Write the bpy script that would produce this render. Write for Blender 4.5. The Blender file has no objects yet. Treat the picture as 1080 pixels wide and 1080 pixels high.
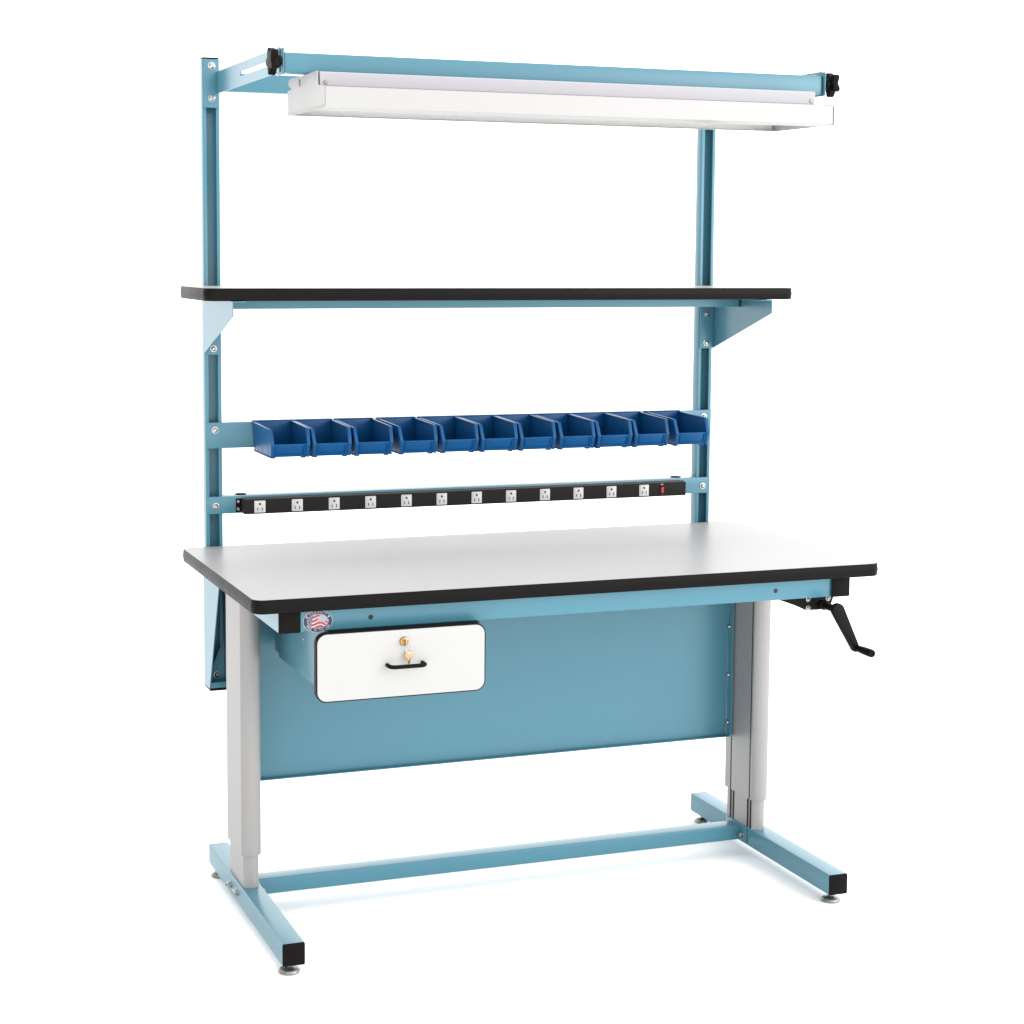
import bpy, bmesh, math, random
from mathutils import Vector, Matrix
random.seed(7)
PI = math.pi
SC = bpy.context.scene
COL = SC.collection
Z0 = 0.8345            # height of the worktop's upper face above the floor; shapes below are written relative to it

# ------------------------------------------------------------------ camera
cd = bpy.data.cameras.new('camera')
cam = bpy.data.objects.new('camera', cd); COL.objects.link(cam)
YAW, PITCH, ROLL = 0.3621, 0.1021, 0.0066
cy_, sy_, cp_, sp_ = math.cos(YAW), math.sin(YAW), math.cos(PITCH), math.sin(PITCH)
fw = Vector((sy_*cp_, cy_*cp_, -sp_)); rt = Vector((cy_, -sy_, 0)); up = rt.cross(fw)
r2 = math.cos(ROLL)*rt + math.sin(ROLL)*up; u2 = -math.sin(ROLL)*rt + math.cos(ROLL)*up
M = Matrix((r2, u2, -fw)).transposed().to_4x4()
M.translation = Vector((-1.6921, -3.8528, 0.7381 + Z0))
cam.matrix_world = M
cd.sensor_width = 36; cd.lens = 1989.605/1080*36
cd.shift_x = (540-517.385)/1080; cd.shift_y = (469.242-540)/1080
cd.clip_start = 0.05; cd.clip_end = 300
SC.camera = cam

# ------------------------------------------------------------------ studio light
w = bpy.data.worlds.new('World'); SC.world = w; w.use_nodes = True
nt = w.node_tree; nt.nodes.clear()
tc = nt.nodes.new('ShaderNodeTexCoord')
dt = nt.nodes.new('ShaderNodeVectorMath'); dt.operation = 'DOT_PRODUCT'; dt.inputs[1].default_value = (0.05, 0.72, 0.69)
mr = nt.nodes.new('ShaderNodeMapRange'); mr.interpolation_type = 'SMOOTHSTEP'
mr.inputs['From Min'].default_value = -0.75; mr.inputs['From Max'].default_value = 0.55
mr.inputs['To Min'].default_value = 1.42; mr.inputs['To Max'].default_value = 1.45
bg = nt.nodes.new('ShaderNodeBackground'); bg.inputs['Color'].default_value = (1, 1, 1, 1)
wo = nt.nodes.new('ShaderNodeOutputWorld')
nt.links.new(tc.outputs['Generated'], dt.inputs[0]); nt.links.new(dt.outputs['Value'], mr.inputs['Value'])
# world light dimmed towards the left, added to darken left-facing sides
dl = nt.nodes.new('ShaderNodeVectorMath'); dl.operation = 'DOT_PRODUCT'; dl.inputs[1].default_value = (-0.97, -0.22, 0.0)
ml = nt.nodes.new('ShaderNodeMapRange'); ml.interpolation_type = 'SMOOTHSTEP'
ml.inputs['From Min'].default_value = -0.05; ml.inputs['From Max'].default_value = 0.70
ml.inputs['To Min'].default_value = 1.0; ml.inputs['To Max'].default_value = 0.42
mm = nt.nodes.new('ShaderNodeMath'); mm.operation = 'MULTIPLY'
nt.links.new(tc.outputs['Generated'], dl.inputs[0]); nt.links.new(dl.outputs['Value'], ml.inputs['Value'])
nt.links.new(mr.outputs['Result'], mm.inputs[0]); nt.links.new(ml.outputs['Result'], mm.inputs[1])
nt.links.new(mm.outputs['Value'], bg.inputs['Strength']); nt.links.new(bg.outputs[0], wo.inputs[0])

def softbox(name, loc, target, size, power):
    l = bpy.data.lights.new(name, 'AREA'); l.shape = 'RECTANGLE'; l.size, l.size_y = size; l.energy = power
    o = bpy.data.objects.new(name, l); COL.objects.link(o); o.location = loc
    o.rotation_euler = (Vector(target)-Vector(loc)).to_track_quat('-Z', 'Y').to_euler()
    return o
softbox('softbox', (3.5, -4.0, 2.3), (0, 0.2, 0.9), (2.8, 2.2), 62)
softbox('softbox.001', (-2.9, -5.2, 1.5), (0, 0.2, 0.9), (3.0, 2.2), 20)

SC.view_settings.view_transform = 'Standard'
SC.view_settings.look = 'None'
SC.view_settings.exposure = 0.90
SC.view_settings.gamma = 1.0
SC.view_settings.use_curve_mapping = False
SC.render.film_transparent = False
SC.cycles.use_denoising = True
SC.cycles.max_bounces = 8

# ------------------------------------------------------------------ materials
def mat(name, col, rough=0.5, metal=0.0, vary=0.0, vscale=6.0, bump=0.0, bscale=400.0, rvar=0.0, spec=0.5, coat=0.0, aniso=None):
    m = bpy.data.materials.new(name); m.use_nodes = True
    n = m.node_tree.nodes; L = m.node_tree.links
    b = n['Principled BSDF']
    b.inputs['Base Color'].default_value = (*col, 1); b.inputs['Roughness'].default_value = rough
    b.inputs['Metallic'].default_value = metal; b.inputs['Specular IOR Level'].default_value = spec
    b.inputs['Coat Weight'].default_value = coat
    t = n.new('ShaderNodeTexCoord')
    if vary > 0 or rvar > 0:
        z = n.new('ShaderNodeTexNoise'); z.inputs['Scale'].default_value = vscale; z.inputs['Detail'].default_value = 1
        L.new(t.outputs['Object'], z.inputs['Vector'])
        if vary > 0:
            r = n.new('ShaderNodeMapRange'); r.inputs['To Min'].default_value = 1-vary; r.inputs['To Max'].default_value = 1+vary
            L.new(z.outputs['Fac'], r.inputs['Value'])
            x = n.new('ShaderNodeVectorMath'); x.operation = 'SCALE'; x.inputs[0].default_value = col
            L.new(r.outputs['Result'], x.inputs['Scale']); L.new(x.outputs['Vector'], b.inputs['Base Color'])
        if rvar > 0:
            r = n.new('ShaderNodeMapRange'); r.inputs['To Min'].default_value = rough-rvar; r.inputs['To Max'].default_value = rough+rvar
            L.new(z.outputs['Fac'], r.inputs['Value']); L.new(r.outputs['Result'], b.inputs['Roughness'])
    if bump > 0:
        z2 = n.new('ShaderNodeTexNoise'); z2.inputs['Scale'].default_value = bscale; z2.inputs['Detail'].default_value = 3
        mp = n.new('ShaderNodeMapping')
        if aniso: mp.inputs['Scale'].default_value = aniso
        L.new(t.outputs['Object'], mp.inputs['Vector']); L.new(mp.outputs['Vector'], z2.inputs['Vector'])
        bp = n.new('ShaderNodeBump'); bp.inputs['Strength'].default_value = bump; bp.inputs['Distance'].default_value = 0.001
        L.new(z2.outputs['Fac'], bp.inputs['Height']); L.new(bp.outputs['Normal'], b.inputs['Normal'])
    return m
BLUE = mat('light_blue_powder_coat', (0.056, 0.178, 0.234), 0.28, vary=0.012, vscale=2.5, spec=0.42)
LAMINATE = mat('pale_grey_laminate', (0.305, 0.300, 0.300), 0.36, spec=0.14, vary=0.012, vscale=3, bump=0.02, bscale=700, rvar=0.02)
WHITELAM = mat('white_laminate', (0.375, 0.371, 0.362), 0.4, vary=0.008, bump=0.02, bscale=700)
EDGE = mat('black_vinyl_edge', (0.0045, 0.0038, 0.0035), 0.42, spec=0.08, vary=0.12, vscale=9, bump=0.06, bscale=300, rvar=0.05)
BLACK = mat('black_plastic', (0.0045, 0.0038, 0.0035), 0.5, spec=0.07, vary=0.15, vscale=20, bump=0.08, bscale=500)
BLACKMET = mat('black_painted_steel', (0.0050, 0.0045, 0.0042), 0.45, spec=0.09, vary=0.1, vscale=10, bump=0.05, bscale=700)
STRIPB = mat('black_strip_paint', (0.017, 0.016, 0.015), 0.6, vary=0.08, spec=0.06, bump=0.04, bscale=600)
ALU = mat('anodised_aluminium', (0.272, 0.265, 0.261), 0.42, metal=0.2, spec=0.3, vary=0.02, vscale=4, bump=0.04, bscale=300, aniso=(8, 8, 0.2))
SLOTSHADE = mat('slot_shade_black', (0.012, 0.012, 0.013), 0.6, metal=0.0, spec=0.2, vary=0.05)  # near-black colour painting the shade inside the column grooves
ZINC = mat('zinc_bolt', (0.42, 0.41, 0.40), 0.22, metal=1.0, vary=0.08, vscale=120)
WHITEMET = mat('white_enamel_steel', (0.335, 0.328, 0.322), 0.4, vary=0.008, bump=0.02, bscale=600)
LAVWHITE = mat('cool_white_enamel_steel', (0.325, 0.317, 0.340), 0.4, vary=0.008, bump=0.02, bscale=600)
TUBEWHITE = mat('fluorescent_tube_glass', (0.82, 0.82, 0.8), 0.2, vary=0.01)
BINBLUE = mat('blue_polypropylene', (0.0022, 0.063, 0.185), 0.38, spec=0.22, vary=0.08, vscale=14, bump=0.08, bscale=350, rvar=0.05)
OUTLETW = mat('white_outlet_plastic', (0.48, 0.48, 0.466), 0.35, vary=0.01)
DARK = mat('dark_opening', (0.01, 0.01, 0.01), 0.7, vary=0.1)
RED = mat('red_switch_plastic', (0.35, 0.02, 0.02), 0.3, vary=0.05)
PAD = mat('worn_zinc_foot', (0.24, 0.23, 0.21), 0.38, metal=0.9, vary=0.5, vscale=160)
INNERW = mat('bright_white_reflector', (0.80, 0.80, 0.79), 0.35, vary=0.006)
BRASS = mat('brass', (0.44, 0.30, 0.14), 0.28, metal=0.9, vary=0.15, vscale=150)
NAVY = mat('navy_print', (0.012, 0.016, 0.055), 0.35, vary=0.05)
PRINTW = mat('white_print', (0.75, 0.75, 0.76), 0.35, vary=0.02)
PRINTL = mat('dull_white_print', (0.45, 0.43, 0.44), 0.35, vary=0.05)
PRINTR = mat('red_print', (0.30, 0.03, 0.028), 0.35, vary=0.05)
PRINTG = mat('grey_print', (0.30, 0.30, 0.36), 0.35, vary=0.15, vscale=300)
FLOOR = mat('white_floor', (0.95, 0.95, 0.95), 1.0, vary=0.004, vscale=1.0, spec=0.0)

# ------------------------------------------------------------------ mesh helpers
class MB:
    """collects shapes written in bench coordinates (z = 0 at the worktop's upper face)"""
    def __init__(s): s.v = []; s.f = []; s.m = []; s.mats = []
    def mi(s, m):
        if m not in s.mats: s.mats.append(m)
        return s.mats.index(m)
    def addbm(s, bm, m):
        bmesh.ops.recalc_face_normals(bm, faces=bm.faces)
        bm.verts.index_update(); k = len(s.v); i = s.mi(m)
        s.v += [v.co.copy() for v in bm.verts]
        for f in bm.faces: s.f.append([k+v.index for v in f.verts]); s.m.append(i)
        bm.free(); return s
    def _bevel(s, bm, b, seg=2, ang=0.5):
        if b <= 0: return
        bmesh.ops.recalc_face_normals(bm, faces=bm.faces)
        es = [e for e in bm.edges if len(e.link_faces) == 2 and e.calc_face_angle(0) > ang]
        bmesh.ops.bevel(bm, geom=es, offset=b, segments=seg, affect='EDGES', profile=0.5, clamp_overlap=True)
    def box(s, x0, x1, y0, y1, z0, z1, m, b=0.0012, seg=2):
        bm = bmesh.new(); bmesh.ops.create_cube(bm, size=1)
        for v in bm.verts:
            v.co = Vector(((x0+x1)/2+v.co.x*(x1-x0), (y0+y1)/2+v.co.y*(y1-y0), (z0+z1)/2+v.co.z*(z1-z0)))
        s._bevel(bm, b, seg); return s.addbm(bm, m)
    def prism(s, pts, axis, a, c, m, b=0.0, seg=2):
        """pts: outline in the two other axes (in x,y,z order), pushed along axis from a to c"""
        def P(p, t):
            return Vector((t, p[0], p[1])) if axis == 'x' else Vector((p[0], t, p[1])) if axis == 'y' else Vector((p[0], p[1], t))
        bm = bmesh.new(); n = len(pts)
        A = [bm.verts.new(P(p, a)) for p in pts]; B = [bm.verts.new(P(p, c)) for p in pts]
        bm.faces.new(A); bm.faces.new(B[::-1])
        for i in range(n): bm.faces.new((A[i], B[i], B[(i+1) % n], A[(i+1) % n]))
        s._bevel(bm, b, seg); return s.addbm(bm, m)
    def cyl(s, p0, p1, r0, m, r1=None, seg=24, b=0.0):
        r1 = r0 if r1 is None else r1; p0, p1 = Vector(p0), Vector(p1); d = p1-p0
        bm = bmesh.new(); bmesh.ops.create_cone(bm, cap_ends=True, segments=seg, radius1=r0, radius2=r1, depth=d.length)
        s._bevel(bm, b)
        bmesh.ops.transform(bm, verts=bm.verts, matrix=Matrix.Translation((p0+p1)/2) @ d.to_track_quat('Z', 'Y').to_matrix().to_4x4())
        return s.addbm(bm, m)
    def lathe(s, base, axis, prof, m, seg=24):
        """prof: (radius, height along axis) list"""
        base, axis = Vector(base), Vector(axis).normalized(); q = axis.to_track_quat('Z', 'Y').to_matrix()
        bm = bmesh.new(); rings = []
        for r, h in prof:
            if r < 1e-6: rings.append([bm.verts.new(base+axis*h)])
            else: rings.append([bm.verts.new(base+q @ Vector((r*math.cos(2*PI*i/seg), r*math.sin(2*PI*i/seg), h))) for i in range(seg)])
        for a, c in zip(rings, rings[1:]):
            for i in range(seg):
                j = (i+1) % seg
                if len(a) == 1 and len(c) == 1: continue
                if len(a) == 1: bm.faces.new((a[0], c[i], c[j]))
                elif len(c) == 1: bm.faces.new((a[i], a[j], c[0]))
                else: bm.faces.new((a[i], a[j], c[j], c[i]))
        if len(rings[0]) > 1: bm.faces.new(rings[0][::-1])
        if len(rings[-1]) > 1: bm.faces.new(rings[-1])
        return s.addbm(bm, m)
    def tube(s, pts, r, m, seg=12, closed=False):
        pts = [Vector(p) for p in pts]; n = len(pts); bm = bmesh.new(); rings = []; nrm = None
        for i, p in enumerate(pts):
            if closed: t = (pts[(i+1) % n]-pts[i-1]).normalized()
            else: t = (pts[min(i+1, n-1)]-pts[max(i-1, 0)]).normalized()
            if nrm is None:
                nrm = t.orthogonal().normalized()
            nrm = (nrm - t*nrm.dot(t)).normalized(); bn = t.cross(nrm)
            rr = r[i] if isinstance(r, (list, tuple)) else r
            rings.append([bm.verts.new(p+rr*(math.cos(2*PI*k/seg)*nrm+math.sin(2*PI*k/seg)*bn)) for k in range(seg)])
        for i in range(n if closed else n-1):
            a, c = rings[i], rings[(i+1) % n]
            for k in range(seg): bm.faces.new((a[k], a[(k+1) % seg], c[(k+1) % seg], c[k]))
        if not closed: bm.faces.new(rings[0][::-1]); bm.faces.new(rings[-1])
        return s.addbm(bm, m)
    def sheet(s, pts, m):
        bm = bmesh.new(); bm.faces.new([bm.verts.new(p) for p in pts])
        k = len(s.v); i = s.mi(m); s.v += [v.co.copy() for v in bm.verts]; s.f.append(list(range(k, k+len(pts)))); s.m.append(i); bm.free(); return s
    def build(s, name, parent=None, smooth=True, origin=None):
        lo = Vector([min(v[i] for v in s.v) for i in range(3)]); hi = Vector([max(v[i] for v in s.v) for i in range(3)])
        o = Vector(origin) if origin else (lo+hi)/2
        me = bpy.data.meshes.new(name); me.from_pydata([v-o for v in s.v], [], s.f)
        for m in s.mats: me.materials.append(m)
        me.polygons.foreach_set('material_index', s.m)
        if smooth:
            me.polygons.foreach_set('use_smooth', [True]*len(me.polygons)); me.set_sharp_from_angle(angle=math.radians(32))
        me.update()
        ob = bpy.data.objects.new(name, me); COL.objects.link(ob)
        wl = o + Vector((0, 0, Z0))
        WL[ob.name] = wl
        if parent: ob.parent = parent; ob.location = wl - WL[parent.name]
        else: ob.location = wl
        return ob
WL = {}
def thing(name, loc, label, cat, group=None):
    o = bpy.data.objects.new(name, None); COL.objects.link(o); o.empty_display_size = 0.1
    o.location = loc; WL[o.name] = Vector(loc); tag(o, label, cat, group); return o
def tag(o, label=None, cat=None, group=None, kind=None):
    if label: o['label'] = label
    if cat: o['category'] = cat
    if group: o['group'] = group
    if kind: o['kind'] = kind
def rrect(a0, a1, b0, b1, r, n=6):
    """rounded rectangle outline"""
    out = []
    for cx, cy, t in ((a1-r, b0+r, -90), (a1-r, b1-r, 0), (a0+r, b1-r, 90), (a0+r, b0+r, 180)):
        for i in range(n+1):
            a = math.radians(t+90*i/n); out.append((cx+r*math.cos(a), cy+r*math.sin(a)))
    return out
def bolt(parent, p, d, r=0.0075, name='bolt'):
    """round-headed bolt with washer and drive recess, pointing along d"""
    mb = MB(); d = Vector(d).normalized(); p = Vector(p)
    mb.lathe(p, d, [(r*1.12, 0), (r*1.12, 0.001), (r*0.86, 0.0012), (r*0.86, 0.002), (r*0.74, 0.0038), (r*0.45, 0.0052), (r*0.4, 0.0054), (r*0.36, 0.0035), (0, 0.0033)], ZINC, 18)
    return mb.build(name, parent)
def hexbolt(parent, p, d, r=0.008, name='bolt'):
    mb = MB(); d = Vector(d).normalized(); p = Vector(p)
    mb.lathe(p, d, [(r*1.3, 0), (r*1.3, 0.0012), (r*1.25, 0.0015)], ZINC, 20)
    mb.lathe(p+d*0.0018, d, [(r, 0), (r, 0.006), (r*0.8, 0.0075)], ZINC, 6)
    mb.cyl(p+d*0.009, p+d*0.014, r*0.5, ZINC, seg=12)
    return mb.build(name, parent)

# ------------------------------------------------------------------ setting
fl = bpy.data.meshes.new('floor')
fl.from_pydata([(-60, -40, 0), (60, -40, 0), (60, 120, 0), (-60, 120, 0)], [], [(0, 1, 2, 3)])
fl.materials.append(FLOOR)
flo = bpy.data.objects.new('floor', fl); COL.objects.link(flo); flo['kind'] = 'structure'

# ------------------------------------------------------------------ workbench
W = thing('workbench', (0, 0.38, 0), 'large light blue steel workbench with pale worktop, overhead shelf, drawer and crank', 'workbench')

def board(h0, h1, y0, y1, z1, t, name, top):
    """slab with a black vinyl edge all round; returns the slab, the edge is its child"""
    e = 0.003; r = 0.028
    mb = MB(); mb.prism(rrect(h0+e, h1-e, y0+e, y1-e, r-e, 8), 'z', z1-t+0.0006, z1, top)
    o = mb.build(name, W)
    # edge: swept profile, slightly bulged
    path = rrect(h0, h1, y0, y1, r, 8); n = len(path); bm = bmesh.new()
    prof = [(0.0045, -0.0003), (0.0022, -0.0001), (0.0008, -0.0012), (0.0, -t*0.3), (-0.0008, -t*0.5), (0.0, -t*0.7), (0.0012, -t+0.0012), (0.0032, -t), (0.006, -t)]
    rings = []
    for i, (x, y) in enumerate(path):
        px, py = path[i-1]; qx, qy = path[(i+1) % n]
        tx, ty = qx-px, qy-py; l = math.hypot(tx, ty); nx, ny = -ty/l, tx/l     # inward
        rings.append([bm.verts.new((x+nx*a, y+ny*a, z1+b)) for a, b in prof])
    for i in range(n):
        a, c = rings[i], rings[(i+1) % n]
        for k in range(len(prof)-1): bm.faces.new((a[k], c[k], c[k+1], a[k+1]))
    mb = MB(); mb.addbm(bm, EDGE); mb.build('edge_band', o)
    return o
worktop = board(-0.7665, 0.7745, -0.001, 0.760, 0.0, 0.0306, 'worktop', LAMINATE)

# ---- frame under the top
ZT, ZB = -0.0312, -0.0806
rail = MB()
rail.prism([(0.035, ZB+0.002), (0.0356, ZB+0.0008), (0.038, ZB), (0.062, ZB), (0.062, ZT), (0.0365, ZT), (0.035, ZT-0.002)], 'x', -0.6545, 0.6545, BLUE)
rail = rail.build('front_rail', W)
for hx in (-0.4965, 0.5057):
    mb = MB(); mb.lathe((hx, 0.0349, -0.0575), (0, -1, 0), [(0.0055, 0), (0.0055, 0.0003), (0.0035, 0.0003), (0, 0.0002)], DARK, 18); mb.build('bolt_hole', rail)
for s in (-1, 1):
    mb = MB(); mb.prism(rrect(s*0.68-0.0236, s*0.68+0.0236, ZB-0.0002, ZT, 0.003, 3), 'y', 0.033, 0.590, BLUE)
    t = mb.build('side_rail', W)
    mb = MB(); mb.prism(rrect(s*0.68-0.0243, s*0.68+0.0243, ZB, ZT-0.0002, 0.003, 3), 'y', 0.0285, 0.0328, BLACK, 0.0012)
    mb.prism(rrect(s*0.68-0.019, s*0.68+0.019, ZB+0.005, ZT-0.005, 0.004, 3), 'y', 0.0278, 0.0287, BLACK, 0.0004)
    mb.build('end_cap', t)

# ---- feet
for s in (-1, 1):
    x0, x1 = s*0.68-0.025, s*0.68+0.025
    mb = MB(); mb.prism(rrect(x0, x1, -0.810, -0.760, 0.003, 3), 'y', 0.0085, 0.744, BLUE)
    ft = mb.build('foot_beam', W)
    for y0, y1 in ((0.0048, 0.0083), (0.7442, 0.7477)):
        mb = MB(); mb.prism(rrect(x0, x1, -0.810, -0.760, 0.0035, 3), 'y', y0, y1, BLACK, 0.0012)
        mb.build('end_cap', ft)
    for y in (0.036, 0.715):
        mb = MB(); mb.lathe((s*0.68-0.003, y, -Z0+0.0002), (0, 0, 1), [(0.0225, 0), (0.024, 0.003), (0.0235, 0.005), (0.020, 0.0085), (0.010, 0.0105), (0.0075, 0.012), (0.0055, 0.0122), (0.0055, 0.0246)], PAD, 28)
        mb.lathe((s*0.68-0.003, y, -0.8185), (0, 0, 1), [(0.0095, 0), (0.0095, 0.006)], ZINC, 6)
        mb.build('levelling_foot', ft)
    for y in (0.443, 0.505):
        if s < 0: hexbolt(ft, (-0.7052, y, -0.786), (-1, 0, 0))

# ---- lifting columns
for s in (-1, 1):
    cx = -0.681 if s < 0 else 0.672; hw = 0.0236
    def stadium(y0, y1, half, bulge, inner_slots, n=10):
        """long section with rounded ends; slots on the face turned to the middle of the bench"""
        pts = []
        # front end, from +x side to -x side, ellipse
        for i in range(n+1):
            R_ = (half*half+bulge*bulge)/(2*bulge); A_ = math.asin(half/R_); a = A_-2*A_*i/n; pts.append((cx+R_*math.sin(a), y0+R_-R_*math.cos(a)))
        for i in range(n+1):
            R_ = (half*half+bulge*bulge)/(2*bulge); A_ = math.asin(half/R_); a = -A_+2*A_*i/n; pts.append((cx+R_*math.sin(a), y1-R_+R_*math.cos(a)))
        return pts
    def with_slots(pts, half, slots, depth):
        """cut square grooves into the inner face"""
        xi = cx - s*half; out = []
        n = len(pts)//2
        f, bk = pts[:n], pts[n:]
        if s > 0:      # inner face is the -x side: runs from end of f to start of bk
            g = []
            for y0, y1 in slots: g += [(xi, y0), (xi+depth, y0), (xi+depth, y1), (xi, y1)]
            return f+g+bk
        g = []
        for y0, y1 in reversed(slots): g += [(xi, y1), (xi-depth, y1), (xi-depth, y0), (xi, y0)]
        return f+bk+g
    mb = MB()
    mb.prism(with_slots(stadium(0.378, 0.552, hw, 0.0145, None), hw, [(0.399, 0.4055), (0.502, 0.5085)], 0.010), 'z', -0.6805, -0.0325, ALU)
    col = mb.build('lifting_column', W)
    mb = MB()
    mb.prism(with_slots(stadium(0.3850, 0.5435, hw-0.0054, 0.0105, None), hw-0.0054, [(0.3985, 0.4095), (0.4130, 0.4240), (0.492, 0.503), (0.507, 0.518)], 0.014), 'z', -0.7599, -0.6, ALU)
    mb.build('inner_column', col)
    if s > 0:  # dark blocks fill the grooves, standing in for the shade inside
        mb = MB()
        for ya, yb_ in ((0.3987, 0.4093), (0.4132, 0.4238), (0.4922, 0.5028), (0.5072, 0.5178)): mb.box(cx-hw+0.0066, cx-hw+0.0190, ya, yb_, -0.7595, -0.60, SLOTSHADE, 0.0)
        for ya, yb_ in ((0.3992, 0.4053), (0.5022, 0.5083)): mb.box(cx-hw+0.0010, cx-hw+0.0095, ya, yb_, -0.6795, -0.034, SLOTSHADE, 0.0)
        mb.build('slot_shade', col)

# ---- cross bar between the feet
mb = MB(); mb.prism(rrect(0.455, 0.502, -0.804, -0.7645, 0.003, 3), 'x', -0.6515, 0.6515, BLUE)
bar = mb.build('cross_bar', W)
for s in (-1, 1):
    mb = MB(); xa, xb = sorted((s*0.6516, s*0.6546)); mb.box(xa, xb, 0.421, 0.535, -0.8035, -0.7615, BLUE, 0.0008)
    mb.build('mounting_plate', bar)
    hexbolt(bar, (s*0.6515, 0.440, -0.786), (-s, 0, 0), 0.007)

# ---- modesty panel: folded sheet
mb = MB()
PT, PB = ZB-0.001, -0.5365
mb.prism([(0.522, PT), (0.522, PB+0.0035), (0.5205, PB+0.0015), (0.503, PB+0.001), (0.503, PB-0.001), (0.5225, PB-0.001), (0.524, PB+0.001), (0.524, PT)], 'x', -0.6395, 0.6395, BLUE)
for s in (-1, 1):
    xa, xb = sorted((s*0.6398, s*0.6416)); mb.box(xa, xb, 0.4905, 0.5238, PB, PT, BLUE, 0.0005)
mp = mb.build('modesty_panel', W)
for z in (-0.242, -0.3715, -0.500):
    for s in (-1, 1): bolt(mp, (s*0.6396, 0.5115, z), (-s, 0, 0), 0.0062)

# ---- drawer
mb = MB()
DX0, DX1 = -0.600, -0.255
mb.box(DX0, DX1, 0.0205, 0.438, -0.2215, -0.0830, BLUE, 0.0015)
dr = mb.build('drawer', W)
mb = MB(); mb.box(DX0+0.0005, DX0+0.05, 0.4385, 0.480, -0.2150, -0.083, BLUE, 0.004); mb.build('rear_hanger', dr)
mb = MB(); mb.lathe((DX0, 0.215, -0.135), (-1, 0, 0), [(0.004, 0), (0.004, 0.0012), (0.002, 0.0018), (0, 0.0018)], ZINC, 14); mb.build('rivet', dr)
X0, X1, Y0, Y1, D0, D1 = -0.6300, -0.2405, 0.0, 0.0195, -0.2325, -0.0795
mb = MB(); mb.prism(rrect(X0+0.0022, X1-0.0022, D0+0.0022, D1-0.0022, 0.022, 10), 'y', Y0, Y1, WHITELAM)
fr = mb.build('drawer_front', dr)
path = rrect(X0, X1, D0, D1, 0.0242, 10); n = len(path); bm = bmesh.new(); rings = []
prof = [(0.0032, -0.0002), (0.0008, 0.0003), (0.0, 0.003), (-0.0004, 0.0098), (0.0, 0.0165), (0.0008, 0.0193), (0.0035, 0.0197)]
for i, (x, z) in enumerate(path):
    px, pz = path[i-1]; qx, qz = path[(i+1) % n]; tx, tz = qx-px, qz-pz; l = math.hypot(tx, tz)
    nx, nz = -tz/l, tx/l
    rings.append([bm.verts.new((x+nx*a, Y0+b, z+nz*a)) for a, b in prof])
for i in range(n):
    a, c = rings[i], rings[(i+1) % n]
    for k in range(len(prof)-1): bm.faces.new((a[k], c[k], c[k+1], a[k+1]))
mb = MB(); mb.addbm(bm, EDGE); mb.build('edge_band', dr)
mb = MB(); mb.box(-0.598, -0.252, 0.006, 0.0300, -0.0793, -0.0786, BLACK, 0.0002); mb.build('top_strip', dr)  # thin black strip along the top of the drawer front
# handle: bent rod
hz, hx0, hx1 = -0.1585, -0.4700, -0.3890
mb = MB(); pts = [(hx0, Y0-0.0002, hz)]
for i in range(0, 7):
    a = PI/2*i/6; pts.append((hx0+0.012-0.012*math.cos(a), -0.016-0.012*math.sin(a), hz))
for i in range(6, -1, -1):
    a = PI/2*i/6; pts.append((hx1-0.012+0.012*math.cos(a), -0.016-0.012*math.sin(a), hz))
pts.append((hx1, Y0-0.0002, hz))
mb.tube(pts, 0.0045, BLACK, 14); mb.build('drawer_handle', dr)
LX, LZ = -0.4315, -0.1085
mb = MB(); mb.lathe((LX, Y0-0.0001, LZ), (0, -1, 0), [(0.0105, 0), (0.0105, 0.0015), (0.0088, 0.0045), (0.0070, 0.0052), (0.0066, 0.0040), (0.0060, 0.0040), (0.0060, 0.0062), (0.0056, 0.0066), (0, 0.0066)], BRASS, 28)
mb.box(LX-0.0007, LX+0.0007, -0.0071, -0.0064, LZ-0.004, LZ+0.004, DARK, 0.0)
mb.build('drawer_lock', dr)

# ---- badge on the front rail
def fmesh(txt, size):
    c = bpy.data.curves.new('txt', 'FONT'); c.body = txt; c.size = size; c.align_x = 'CENTER'; c.align_y = 'CENTER'; c.extrude = 0.0
    o = bpy.data.objects.new('txt', c); COL.objects.link(o)
    dg = bpy.context.evaluated_depsgraph_get(); dg.update()
    me = o.evaluated_get(dg).to_mesh()
    r = ([v.co.copy() for v in me.vertices], [list(p.vertices) for p in me.polygons])
    o.evaluated_get(dg).to_mesh_clear(); bpy.data.objects.remove(o); bpy.data.curves.remove(c)
    return r
def add_text(mb, verts, faces, fn, m):
    k = len(mb.v); i = mb.mi(m); mb.v += [fn(v) for v in verts]
    for f in faces: mb.f.append([k+q for q in f]); mb.m.append(i)
BX, BZ, BY = -0.6160, -0.0590, 0.0347
mb = MB()
def ell(rx, rz, n=56): return [(BX+rx*math.cos(2*PI*i/n), BZ+rz*math.sin(2*PI*i/n)) for i in range(n)]
mb.prism(ell(0.0332, 0.0240), 'y', BY, BY+0.0002, PRINTL)
mb.prism(ell(0.0322, 0.0231), 'y', BY-0.0002, BY, NAVY)
mb.prism(ell(0.0240, 0.0160), 'y', BY-0.0004, BY-0.0002, PRINTG)
NX, NZ = 72, 48; rx, rz = 0.0228, 0.0149
def badge_col(u, v):
    """u,v in -1..1 inside the oval: waving stripes, star field on the left, grey disc upper right"""
    wave = 0.28*math.sin(3.3*u+0.6) - 0.25*u
    if u < -0.58+0.15*v: return NAVY if (int((u+1)*17) + int((v+1)*12)) % 3 else PRINTG
    if (u-0.45)**2/0.22 + (v-0.42)**2/0.30 < 1: return PRINTG
    return PRINTR if math.sin((v-wave)*11.5) > -0.35 else PRINTL
cells = {}
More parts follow.
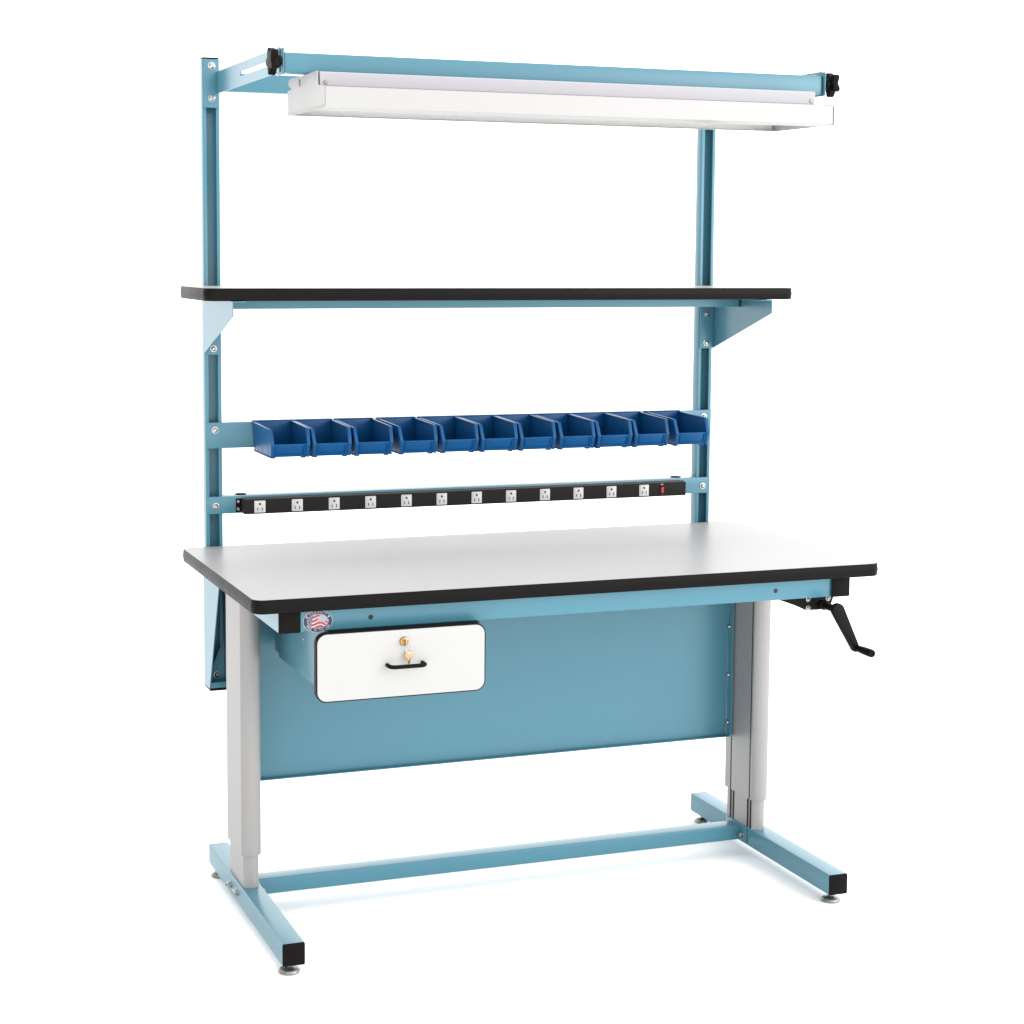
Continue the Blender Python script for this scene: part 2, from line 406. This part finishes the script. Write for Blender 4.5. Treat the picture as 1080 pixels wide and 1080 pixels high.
for i in range(NX):
    for j in range(NZ):
        u0, u1 = -1+2*i/NX, -1+2*(i+1)/NX; v0, v1 = -1+2*j/NZ, -1+2*(j+1)/NZ
        uc, vc = (u0+u1)/2, (v0+v1)/2
        if uc*uc+vc*vc < 1:
            y = BY-0.0005
            mb.sheet([(BX+rx*u0, y, BZ+rz*v0), (BX+rx*u1, y, BZ+rz*v0), (BX+rx*u1, y, BZ+rz*v1), (BX+rx*u0, y, BZ+rz*v1)], badge_col(uc, vc))
def ring_text(txt, a0, a1, flip):
    n = len(txt)
    for i, ch in enumerate(txt):
        if ch == ' ': continue
        a = math.radians(a0+(a1-a0)*i/(n-1)); vs, fs = fmesh(ch, 0.0066)
        cx, cz = BX+0.0281*math.cos(a), BZ+0.0196*math.sin(a)
        tx, tz = -0.0281*math.sin(a), 0.0196*math.cos(a)
        if not flip: tx, tz = -tx, -tz
        l = math.hypot(tx, tz); tx, tz = tx/l, tz/l
        add_text(mb, vs, fs, lambda v: Vector((cx+tx*v.x-tz*v.y, BY-0.0005, cz+tz*v.x+tx*v.y)), PRINTL)
ring_text('PROUDLY', 128, 52, False)
ring_text('MADE IN THE USA', 212, 328, True)
for a in (150, 30):
    a = math.radians(a); cx, cz = BX+0.0281*math.cos(a), BZ+0.0196*math.sin(a)
    mb.sheet([(cx+(0.0024 if k % 2 == 0 else 0.001)*math.sin(k*PI/5), BY-0.0005, cz+(0.0024 if k % 2 == 0 else 0.001)*math.cos(k*PI/5)) for k in range(10)], PRINTW)
mb.build('badge', rail, smooth=False)

# ---- uprights
PY, PD = 0.7615, 0.7917
for s in (-1, 1):
    x0, x1 = s*0.681-0.0208, s*0.681+0.0208; wl, lip = 0.0024, 0.0088
    mb = MB()
    mb.prism([(x0, PY), (x0+lip, PY), (x0+lip, PY+wl), (x0+wl, PY+wl), (x0+wl, PD-wl), (x1-wl, PD-wl), (x1-wl, PY+wl), (x1-lip, PY+wl), (x1-lip, PY), (x1, PY), (x1, PD), (x0, PD)], 'z', -0.355, 1.2015, BLUE, 0.0007, 2)
    post = mb.build('upright', W)
    mb = MB(); mb.box(x0+0.0006, x1-0.0006, PY+0.0004, PD-0.0004, 1.2017, 1.2052, BLACK, 0.0012); mb.build('end_cap', post)
    mb = MB(); mb.box(x0-0.0012, x1+0.0012, PY-0.034, PD-0.0004, -0.3612, -0.3554, BLACK, 0.0012); mb.build('end_cap', post)
    # lower bracket with sloping side plates
    mb = MB()
    for xa, xb in ((x0-0.0024, x0-0.0002), (x1+0.0002, x1+0.0024)):
        mb.prism([(PD-0.001, -0.0325), (0.5950, -0.0325), (0.7225, -0.3415), (0.7275, -0.355), (PD-0.001, -0.355)], 'x', xa, xb, BLUE)
    mb.prism([(x0, -0.352), (x1, -0.352), (x1, -0.235), (x0, -0.352+0.02)], 'y', PY-0.0028, PY-0.0004, BLUE)
    mb.box(x0+0.0002, x1-0.0002, 0.7290, PY-0.003, -0.3550, -0.3400, BLUE, 0.001)
    br = mb.build('lower_bracket', W)
    bolt(br, (s*0.681+0.002, PY-0.003, -0.3265), (0, -1, 0), 0.0072)

# ---- shelf
shelf = board(-0.7685, 0.7745, 0.441, 0.748, 0.650, 0.0297, 'shelf', LAMINATE)
for s in (-1, 1):
    xo = s*0.7035; xa, xb = sorted((xo, xo+s*0.0022))
    mb = MB()
    mb.prism([(0.4385, 0.6195), (0.4385, 0.5850), (0.7585, 0.4805), (0.7585, 0.6195)], 'x', xa, xb, BLUE)
    # tab folded over the upright's face
    ta, tb = sorted((xo-s*0.0002, s*0.662)); mb.box(ta, tb, 0.7565, 0.7605, 0.4795, 0.6195, BLUE, 0.0006)
    # top flange under the board
    fa, fb = sorted((xo-s*0.0002, xo-s*0.030)); mb.box(fa, fb, 0.4395, 0.5985, 0.6172, 0.6196, BLUE, 0.0004)
    br = mb.build('shelf_bracket', W)
    for z in (0.573, 0.4945): bolt(br, (s*0.681, 0.7564, z), (0, -1, 0), 0.0075)
    mb = MB(); mb.box(*sorted((xo-s*0.0060, xo-s*0.0010)), 0.6035, 0.6095, 0.597, 0.6165, DARK, 0.0); mb.build('slot', br)
mb = MB(); mb.prism([(0.602, 0.6195), (0.602, 0.5975), (0.6025, 0.597), (0.604, 0.597), (0.6045, 0.6172), (0.640, 0.6172), (0.640, 0.6195)], 'x', -0.6965, 0.6965, BLUE)
mb.build('shelf_rail', W)

# ---- bin rail
mb = MB(); mb.box(-0.7005, 0.7005, 0.7568, 0.7608, 0.2460, 0.3110, BLUE, 0.0008)
brail = mb.build('bin_rail', W)
for s in (-1, 1): bolt(brail, (s*0.6785, 0.7566, 0.292), (0, -1, 0), 0.0078)

# ---- rail that carries the power strip
mb = MB()
mb.box(-0.7005, 0.7005, 0.7568, 0.7608, 0.0815, 0.1250, BLUE, 0.0008)
mb.box(-0.655, 0.655, 0.7609, 0.805, 0.1225, 0.1250, BLUE, 0.0006)
srail = mb.build('outlet_rail', W)
for s in (-1, 1):
    bolt(srail, (s*0.6785, 0.7566, 0.1008), (0, -1, 0), 0.0078)
    mb = MB(); mb.lathe((s*0.6085, 0.784, 0.1251), (0, 0, 1), [(0.0145, 0), (0.0145, 0.0015), (0.012, 0.003), (0, 0.0032)], BLACK, 24); mb.build('plug_cap', srail)

# ---- arms, boom and rear tie at the top
def grid_plate(mb, xa, xb, ys, zs, skip, m):
    """flat plate in the yz plane with rectangular openings"""
    bm = bmesh.new(); vt = {}
    def V(i, j, k):
        key = (i, j, k)
        if key not in vt: vt[key] = bm.verts.new((xa if k == 0 else xb, ys[i], zs[j]))
        return vt[key]
    on = lambda i, j: 0 <= i < len(ys)-1 and 0 <= j < len(zs)-1 and (i, j) not in skip
    for i in range(len(ys)-1):
        for j in range(len(zs)-1):
            if not on(i, j): continue
            for k in (0, 1): bm.faces.new((V(i, j, k), V(i+1, j, k), V(i+1, j+1, k), V(i, j+1, k)))
            for di, dj, a, c in ((-1, 0, (i, j), (i, j+1)), (1, 0, (i+1, j), (i+1, j+1)), (0, -1, (i, j), (i+1, j)), (0, 1, (i, j+1), (i+1, j+1))):
                if not on(i+di, j+dj): bm.faces.new((V(*a, 0), V(*c, 0), V(*c, 1), V(*a, 1)))
    return mb.addbm(bm, m)
BXE = 0.656
for s in (-1, 1):
    xi = s*0.6640; xa, xb = sorted((xi, xi+s*0.0026)); mb = MB()
    grid_plate(mb, xa, xb, [0.150, 0.165, 0.512, 0.7605], [1.118, 1.1395, 1.1500, 1.1715], {(1, 1)}, BLUE)
    ta, tb = sorted((xi+s*0.0004, s*0.7005)); mb.box(ta, tb, 0.7565, 0.7607, 1.0835, 1.2005, BLUE, 0.0007)
    arm = mb.build('light_arm', W)
    for z in (1.184, 1.106): bolt(arm, (s*0.680, 0.7564, z), (0, -1, 0), 0.0085)
    # star knob
    mb = MB(); kc = Vector((s*0.684, 0.137, 1.1405)); out = []
    for i in range(60):
        a = 2*PI*i/60; r = 0.0250+0.0055*math.cos(5*a+0.6); out.append((kc.y+r*math.cos(a), kc.z+r*math.sin(a)))
    a0, a1 = sorted((s*0.6760, s*0.6925)); mb.prism(out, 'x', a0, a1, BLACK, 0.0045, 3)
    mb.cyl((s*0.6668, kc.y, kc.z), (s*0.677, kc.y, kc.z), 0.0125, BLACK, seg=24, b=0.001)
    mb.build('star_knob', arm)
mb = MB(); mb.prism(rrect(0.137, 0.181, 1.1165, 1.1600, 0.003, 3), 'x', -BXE-0.001, BXE+0.001, BLUE)
boom = mb.build('front_boom', W)
for s in (-1, 1):
    xa, xb = sorted((s*0.6605, s*0.6637)); mb = MB(); mb.prism(rrect(0.128, 0.186, 1.1125, 1.1690, 0.004, 4), 'x', xa, xb, BLUE, 0.0006)
    xa, xb = sorted((s*0.6572, s*0.6603)); mb.prism(rrect(0.1375, 0.1805, 1.117, 1.1595, 0.003, 3), 'x', xa, xb, DARK)  # dark block in the gap behind the plate, painted-in shade
    mb.build('end_plate', boom)
mb = MB(); mb.prism([(0.765, 1.1245), (0.765, 1.1690), (0.7675, 1.1690), (0.7675, 1.1270), (0.795, 1.1270), (0.795, 1.1245)], 'x', -0.6570, 0.6570, BLUE)
mb.build('rear_tie', W)

# ---- height crank under the right front corner
mb = MB()
mb.prism([(0.532, -0.0825), (0.6040, -0.1150), (0.6680, -0.1160), (0.6780, -0.0900), (0.6780, -0.0825)], 'y', 0.060, 0.064, BLACKMET, 0.0005)
mb.box(0.600, 0.668, 0.0645, 0.20, -0.1120, -0.0825, BLACKMET, 0.002)
gb = mb.build('crank_gearbox', W)
for x, z in ((0.6095, -0.0885), (0.6095, -0.1095), (0.6640, -0.0885)): bolt(gb, (x, 0.0598, z), (0, -1, 0), 0.006)
SX, SZ = 0.6475, -0.1035
mb = MB()
mb.lathe((SX, 0.0596, SZ), (0, -1, 0), [(0.0115, 0), (0.0115, 0.012), (0.0095, 0.014)], BLACKMET, 24)
mb.cyl((SX, 0.046, SZ), (SX, -0.004, SZ), 0.0088, BLACKMET, seg=24)
# flat arm, thick at the shaft and tapering to the grip, in the plane y = -0.012
EX, EZ = 0.6985, -0.1985; d = Vector((EX-SX, 0, EZ-SZ)).normalized(); nn = Vector((-d.z, 0, d.x)); out = []
for i in range(9):
    a = PI/2+PI*i/8; q = Vector((SX, 0, SZ))+0.0160*(math.cos(a)*d+math.sin(a)*nn); out.append((q.x, q.z))
for i in range(9):
    a = -PI/2+PI*i/8; q = Vector((EX, 0, EZ))+0.0098*(math.cos(a)*d+math.sin(a)*nn); out.append((q.x, q.z))
mb.prism(out, 'y', -0.019, -0.003, BLACKMET, 0.003, 3)
ck = mb.build('crank_handle', W)
mb = MB(); mb.lathe((EX+0.002, -0.019, EZ), (0, -1, 0), [(0.006, 0), (0.006, 0.002), (0.0078, 0.004), (0.0092, 0.022), (0.0098, 0.045), (0.0098, 0.062), (0.0085, 0.0655), (0.0035, 0.066), (0.003, 0.0645), (0, 0.0645)], BLACK, 24)
mb.build('grip', ck)

# ------------------------------------------------------------------ power strip
P = thing('power_strip', (0, 0.75, Z0+0.08), 'long black power strip with twelve white outlets screwed to the blue rail above the worktop', 'power strip')
mb = MB(); S0, S1, SY = -0.6155, 0.6065, 0.7150
mb.box(S0, S1, SY, 0.7563, 0.0830, 0.1200, STRIPB, 0.0015)
mb.build('housing', P)
for s, xe in ((-1, S0), (1, S1)):
    mb = MB(); xa, xb = sorted((xe, xe+s*0.0125)); mb.box(xa+(0.0002 if s > 0 else 0), xb-(0.0002 if s < 0 else 0), 0.7535, 0.7564, 0.0845, 0.1185, BLACKMET, 0.0006)
    ear = mb.build('mounting_ear', P)
    if s < 0:
        for z in (0.0925, 0.1105): bolt(ear, (xe-0.006, 0.7534, z), (0, -1, 0), 0.0035, 'screw')
def outlet(x, z):
    mb = MB(); mb.prism(rrect(x-0.0142, x+0.0142, z-0.0150, z+0.0150, 0.0015, 3), 'y', SY-0.0016, SY-0.0001, OUTLETW, 0.0004)
    mb.prism(rrect(x-0.0112, x+0.0112, z-0.0122, z+0.0122, 0.004, 3), 'y', SY-0.0021, SY-0.0015, OUTLETW, 0.0002)
    y = SY-0.0023
    mb.lathe((x, SY-0.002, z+0.0066), (0, -1, 0), [(0.0029, 0), (0.0029, 0.0003), (0, 0.0003)], DARK, 16)
    for dx, h in ((-0.0058, 0.0034), (0.0058, 0.0042)): mb.box(x+dx-0.0011, x+dx+0.0011, y, SY-0.002, z-0.0058-h, z-0.0058+h, DARK, 0.0)
    return mb.build('outlet', P)
for i in range(12): outlet(-0.5764+0.09608*i, 0.1015)
mb = MB(); sx = 0.5345; mb.box(sx-0.0058, sx+0.0058, SY-0.0016, SY-0.0001, 0.0895, 0.1115, BLACK, 0.0006)
sw = mb.build('power_switch', P)
mb = MB(); mb.prism([(SY-0.0012, 0.0925), (SY-0.0030, 0.0925), (SY-0.0022, 0.100), (SY-0.0042, 0.1085), (SY-0.0012, 0.1085)], 'x', sx-0.0042, sx+0.0042, RED, 0.0003); mb.build('rocker', sw)
for t, z, sz, m in (('ON', 0.1152, 0.0046, PRINTW), ('OFF', 0.0868, 0.0036, PRINTR)):
    mb = MB(); vs, fs = fmesh(t, sz); add_text(mb, vs, fs, lambda v: Vector((sx+v.x, SY-0.0003, z+v.y)), m); mb.build('switch_print', sw, smooth=False)


# ------------------------------------------------------------------ overhead light fixture
F = thing('light_fixture', (0, 0.145, Z0+1.036), 'long white fluorescent light fixture hanging under the blue boom at the top', 'light fixture')
FX = 0.6085
mb = MB(); t = 0.0016; yb = 0.290
mb.prism([(-0.003, 1.036), (0.050, 1.0335), (0.050, 1.0348), (-0.003+t, 1.0375), (-0.003+t, 1.0768), (0.05, 1.0832), (0.24, 1.0832), (yb-t, 1.0768), (yb-t, 1.0375), (yb-0.033, 1.0360), (yb-0.033, 1.0345), (yb, 1.036), (yb, 1.0785), (0.24, 1.0848), (0.05, 1.0848), (-0.003, 1.0785)], 'x', -FX+0.0014, FX-0.0014, WHITEMET)
rf = mb.build('reflector', F)
mb = MB(); mb.prism([(0.0006, 1.0385), (0.0006, 1.0755), (0.05, 1.0822), (0.24, 1.0822), (0.2864, 1.0755), (0.2864, 1.0385), (0.2854, 1.0385), (0.2854, 1.0750), (0.24, 1.0812), (0.05, 1.0812), (0.0016, 1.0750), (0.0016, 1.0385)], 'x', -FX, FX, INNERW)
mb.build('inner_pan', rf)
mb = MB(); mb.prism([(0.048, 1.0850), (0.048, 1.1118), (0.0505, 1.1138), (0.236, 1.1138), (0.239, 1.1118), (0.239, 1.0850)], 'x', -FX+0.004, FX-0.020, LAVWHITE)
hs = mb.build('housing', F)
for x in (-0.592, 0.578):
    mb = MB(); mb.lathe((x, 0.0478, 1.0915), (0, -1, 0), [(0.0045, 0), (0.0045, 0.001), (0.003, 0.002), (0.0012, 0.002), (0, 0.001)], PAD, 16); mb.build('screw', hs)
for s in (-1, 1):
    xa, xb = sorted((s*(FX+0.0002), s*(FX+0.0022))); mb = MB()
    if s < 0:
        mb.prism([(-0.0045, 1.0350), (0.2915, 1.0350), (0.2935, 1.0900), (0.262, 1.0915), (0.258, 1.0950), (0.274, 1.0975), (0.286, 1.1030), (0.287, 1.1095), (0.280, 1.1140), (0.268, 1.1155), (0.19, 1.1138), (0.048, 1.1150), (0.044, 1.0855), (-0.0045, 1.0795)], 'x', xa, xb, WHITEMET)
        mb.box(xa-0.0030, xa-0.0002, 0.186, 0.192, 1.0930, 1.1080, WHITEMET, 0.0008)
        mb.box(xa-0.0014, xa-0.0002, 0.000, 0.288, 1.0375, 1.0405, WHITEMET, 0.0005)
    else:
        mb.prism([(-0.0045, 1.0340), (0.2915, 1.0350), (0.2915, 1.0795), (0.24, 1.0855), (0.05, 1.0855), (-0.0045, 1.0795)], 'x', xa, xb, WHITEMET)
    mb.build('end_plate', F)
for y in (0.095, 0.190):
    mb = MB(); mb.cyl((-FX+0.02, y, 1.058), (FX-0.02, y, 1.058), 0.0130, TUBEWHITE, seg=28)
    tb = mb.build('fluorescent_tube', F)
    for s in (-1, 1):
        mb = MB(); xa, xb = sorted((s*(FX-0.0195), s*(FX-0.006))); mb.box(xa, xb, y-0.012, y+0.012, 1.045, 1.0765, WHITEMET, 0.002); mb.build('socket', tb)

# ------------------------------------------------------------------ key hanging from the drawer lock
K = thing('key', (LX, -0.008, Z0-0.157), 'brass key on a small ring hanging from the lock of the white drawer', 'key')
kx, ky, kz = -0.4235, -0.0105, -0.1380
mb = MB()
outl = []
for i in range(25):
    a = math.radians(-62+304*i/24); outl.append((kx+0.0092*math.cos(a), kz+0.0085*math.sin(a)))
outl += [(kx-0.0022, kz-0.013), (kx-0.0022, kz-0.028), (kx, kz-0.0305), (kx+0.0022, kz-0.0285), (kx+0.0016, kz-0.024), (kx+0.0024, kz-0.0225), (kx+0.0022, kz-0.013)]
mb.prism(outl, 'y', ky-0.0009, ky+0.0009, BRASS, 0.0003)
mb.lathe((kx, ky-0.0009, kz+0.0055), (0, -1, 0), [(0.0022, 0), (0.0022, 0.0002), (0, 0.0002)], PRINTW, 12)
mb.build('key_blade', K)
mb = MB(); rc = Vector((kx+0.0005, ky, kz+0.0115))
mb.tube([rc+Vector((0.0062*math.cos(a), 0.002*math.sin(a), 0.0075*math.sin(a))) for a in [2*PI*i/28 for i in range(28)]], 0.0006, ZINC, 8, closed=True)
mb.build('key_ring', K)
mb = MB(); mb.prism([(-0.0066, LZ-0.001), (-0.0095, LZ-0.001), (-0.0110, LZ-0.0075), (-0.0165, LZ-0.0075), (-0.0165, LZ+0.0055), (-0.0110, LZ+0.0055), (-0.0095, LZ+0.001), (-0.0066, LZ+0.001)], 'x', LX-0.0008, LX+0.0008, BRASS)
mb.build('key_head', K)

# ------------------------------------------------------------------ bins
def bin_mesh():
    """hopper-fronted stacking bin; origin at the bottom of its back wall, front towards -y"""
    mb = MB(); hw = 0.0515; t = 0.0020
    side = [(0.0, 0.0), (0.0, 0.0735), (-0.1660, 0.0680), (-0.1815, 0.0310), (-0.1720, 0.0)]
    for s in (-1, 1):
        bm = bmesh.new(); A = []; B = []
        for y, z in side:
            A.append(bm.verts.new((s*hw, y, z))); B.append(bm.verts.new((s*(hw-t), y, z)))
        n = len(side); bm.faces.new(A); bm.faces.new(B[::-1])
        for i in range(n): bm.faces.new((A[i], B[i], B[(i+1) % n], A[(i+1) % n]))
        mb.addbm(bm, BINBLUE)
        # thickened rim on top, hopper flange in front
        xa, xb = sorted((s*(hw-0.0052), s*(hw+0.0006)))
        mb.prism([(0.0, 0.0738), (-0.1665, 0.0683), (-0.1665, 0.0653), (0.0, 0.0708)], 'x', xa, xb, BINBLUE, 0.0006)
        mb.prism([(-0.1672, 0.0681), (-0.1829, 0.0310), (-0.1735, 0.0008), (-0.1705, 0.0008), (-0.1795, 0.0308), (-0.1640, 0.0676)], 'x', *sorted((s*(hw-0.0088), s*(hw-0.0002))), BINBLUE, 0.0005)
        # outside ribs and foot lip
        xa, xb = sorted((s*(hw-0.0012), s*(hw+0.0004)))
        for y in (-0.012, -0.050, -0.088, -0.148):
            mb.box(xa, xb, y-0.0022, y+0.0022, 0.004, 0.0700, BINBLUE, 0.0004)
        for z in (0.034, 0.053): mb.box(xa, xb-0.0002 if s > 0 else xb, -0.088, -0.012, z-0.0014, z+0.0014, BINBLUE, 0.0004)
        mb.box(*sorted((s*(hw-0.004), s*(hw+0.0028))), -0.171, -0.004, -0.0012, 0.0018, BINBLUE, 0.0006)
        for y in (-0.155, -0.030): mb.box(*sorted((s*(hw-0.016), s*(hw-0.004))), y-0.006, y+0.006, -0.0040, -0.0003, BINBLUE, 0.0008)
    mb.box(-hw+0.0025, hw-0.0025, -0.170, -0.002, 0.0004, 0.0026, BINBLUE, 0.0003)          # bottom
    mb.box(-hw+0.0008, hw-0.0008, -0.0022, -0.0002, 0.0008, 0.0733, BINBLUE, 0.0003)         # back wall
    mb.box(-hw-0.0004, hw+0.0004, -0.0036, 0.0138, 0.0738, 0.0760, BINBLUE, 0.0005)          # lip over the rail
    mb.box(-hw+0.004, hw-0.004, 0.0114, 0.0136, 0.0640, 0.0737, BINBLUE, 0.0005)             # hook behind the rail
    mb.prism([(-0.1690, 0.0026), (-0.1722, 0.0026), (-0.1812, 0.0305), (-0.1800, 0.0325), (-0.1782, 0.0318)], 'x', -hw+0.0068, hw-0.0068, BINBLUE, 0.0004)   # front wall
    # label slot: rim lines on the front wall
    for xa, xb in ((-0.0385, -0.0365), (0.0365, 0.0385)):
        mb.prism([(-0.1725, 0.0040), (-0.1752, 0.0040), (-0.1834, 0.0290), (-0.1806, 0.0295)], 'x', xa, xb, BINBLUE)
    mb.prism([(-0.1725, 0.0040), (-0.1752, 0.0040), (-0.1760, 0.0062), (-0.1734, 0.0062)], 'x', -0.0365, 0.0365, BINBLUE)
    for v in mb.v: v.x *= 1-0.085*(1-min(max(v.z, 0), 0.0735)/0.0735)      # sides lean in towards the bottom
    return mb
fx = [-0.5792, -0.4751, -0.3669, -0.2530, -0.1425, -0.0363, 0.0682, 0.1778, 0.282, 0.388, 0.5050]
names = ['blue plastic bin at the left end of the rail, its ribbed left side in view',
         'blue plastic bin second from the left end of the bin rail',
         'blue plastic bin third from the left end of the bin rail',
         'blue plastic bin fourth from the left, between dark gaps on the bin rail',
         'blue plastic bin fifth from the left, just left of the middle one on the rail',
         'blue plastic bin in the very middle of the row of eleven on the rail',
         'blue plastic bin seventh from the left, just right of the middle one on the rail',
         'blue plastic bin fourth from the right end of the bin rail',
         'blue plastic bin third from the right end of the bin rail',
         'blue plastic bin next to the last one at the right end of the rail',
         'blue plastic bin at the right end of the rail, in front of the right upright']
first = None
for i, x in enumerate(fx):
    if first is None:
        o = bin_mesh().build('storage_bin', None, origin=(0, 0, 0)); first = o
    else:
        o = first.copy(); COL.objects.link(o)
    o.location = (x+0.0445, 0.7505, Z0+0.2385-0.0002*i)
    o.rotation_euler = (0, 0, math.radians((0.0, 0.2, -0.2, 0.4, 0.1, -0.2, 0.1, -0.1, 0.2, 0.0, 0.2)[i]))
    tag(o, names[i], 'storage bin', 'blue bins hanging on the bin rail')
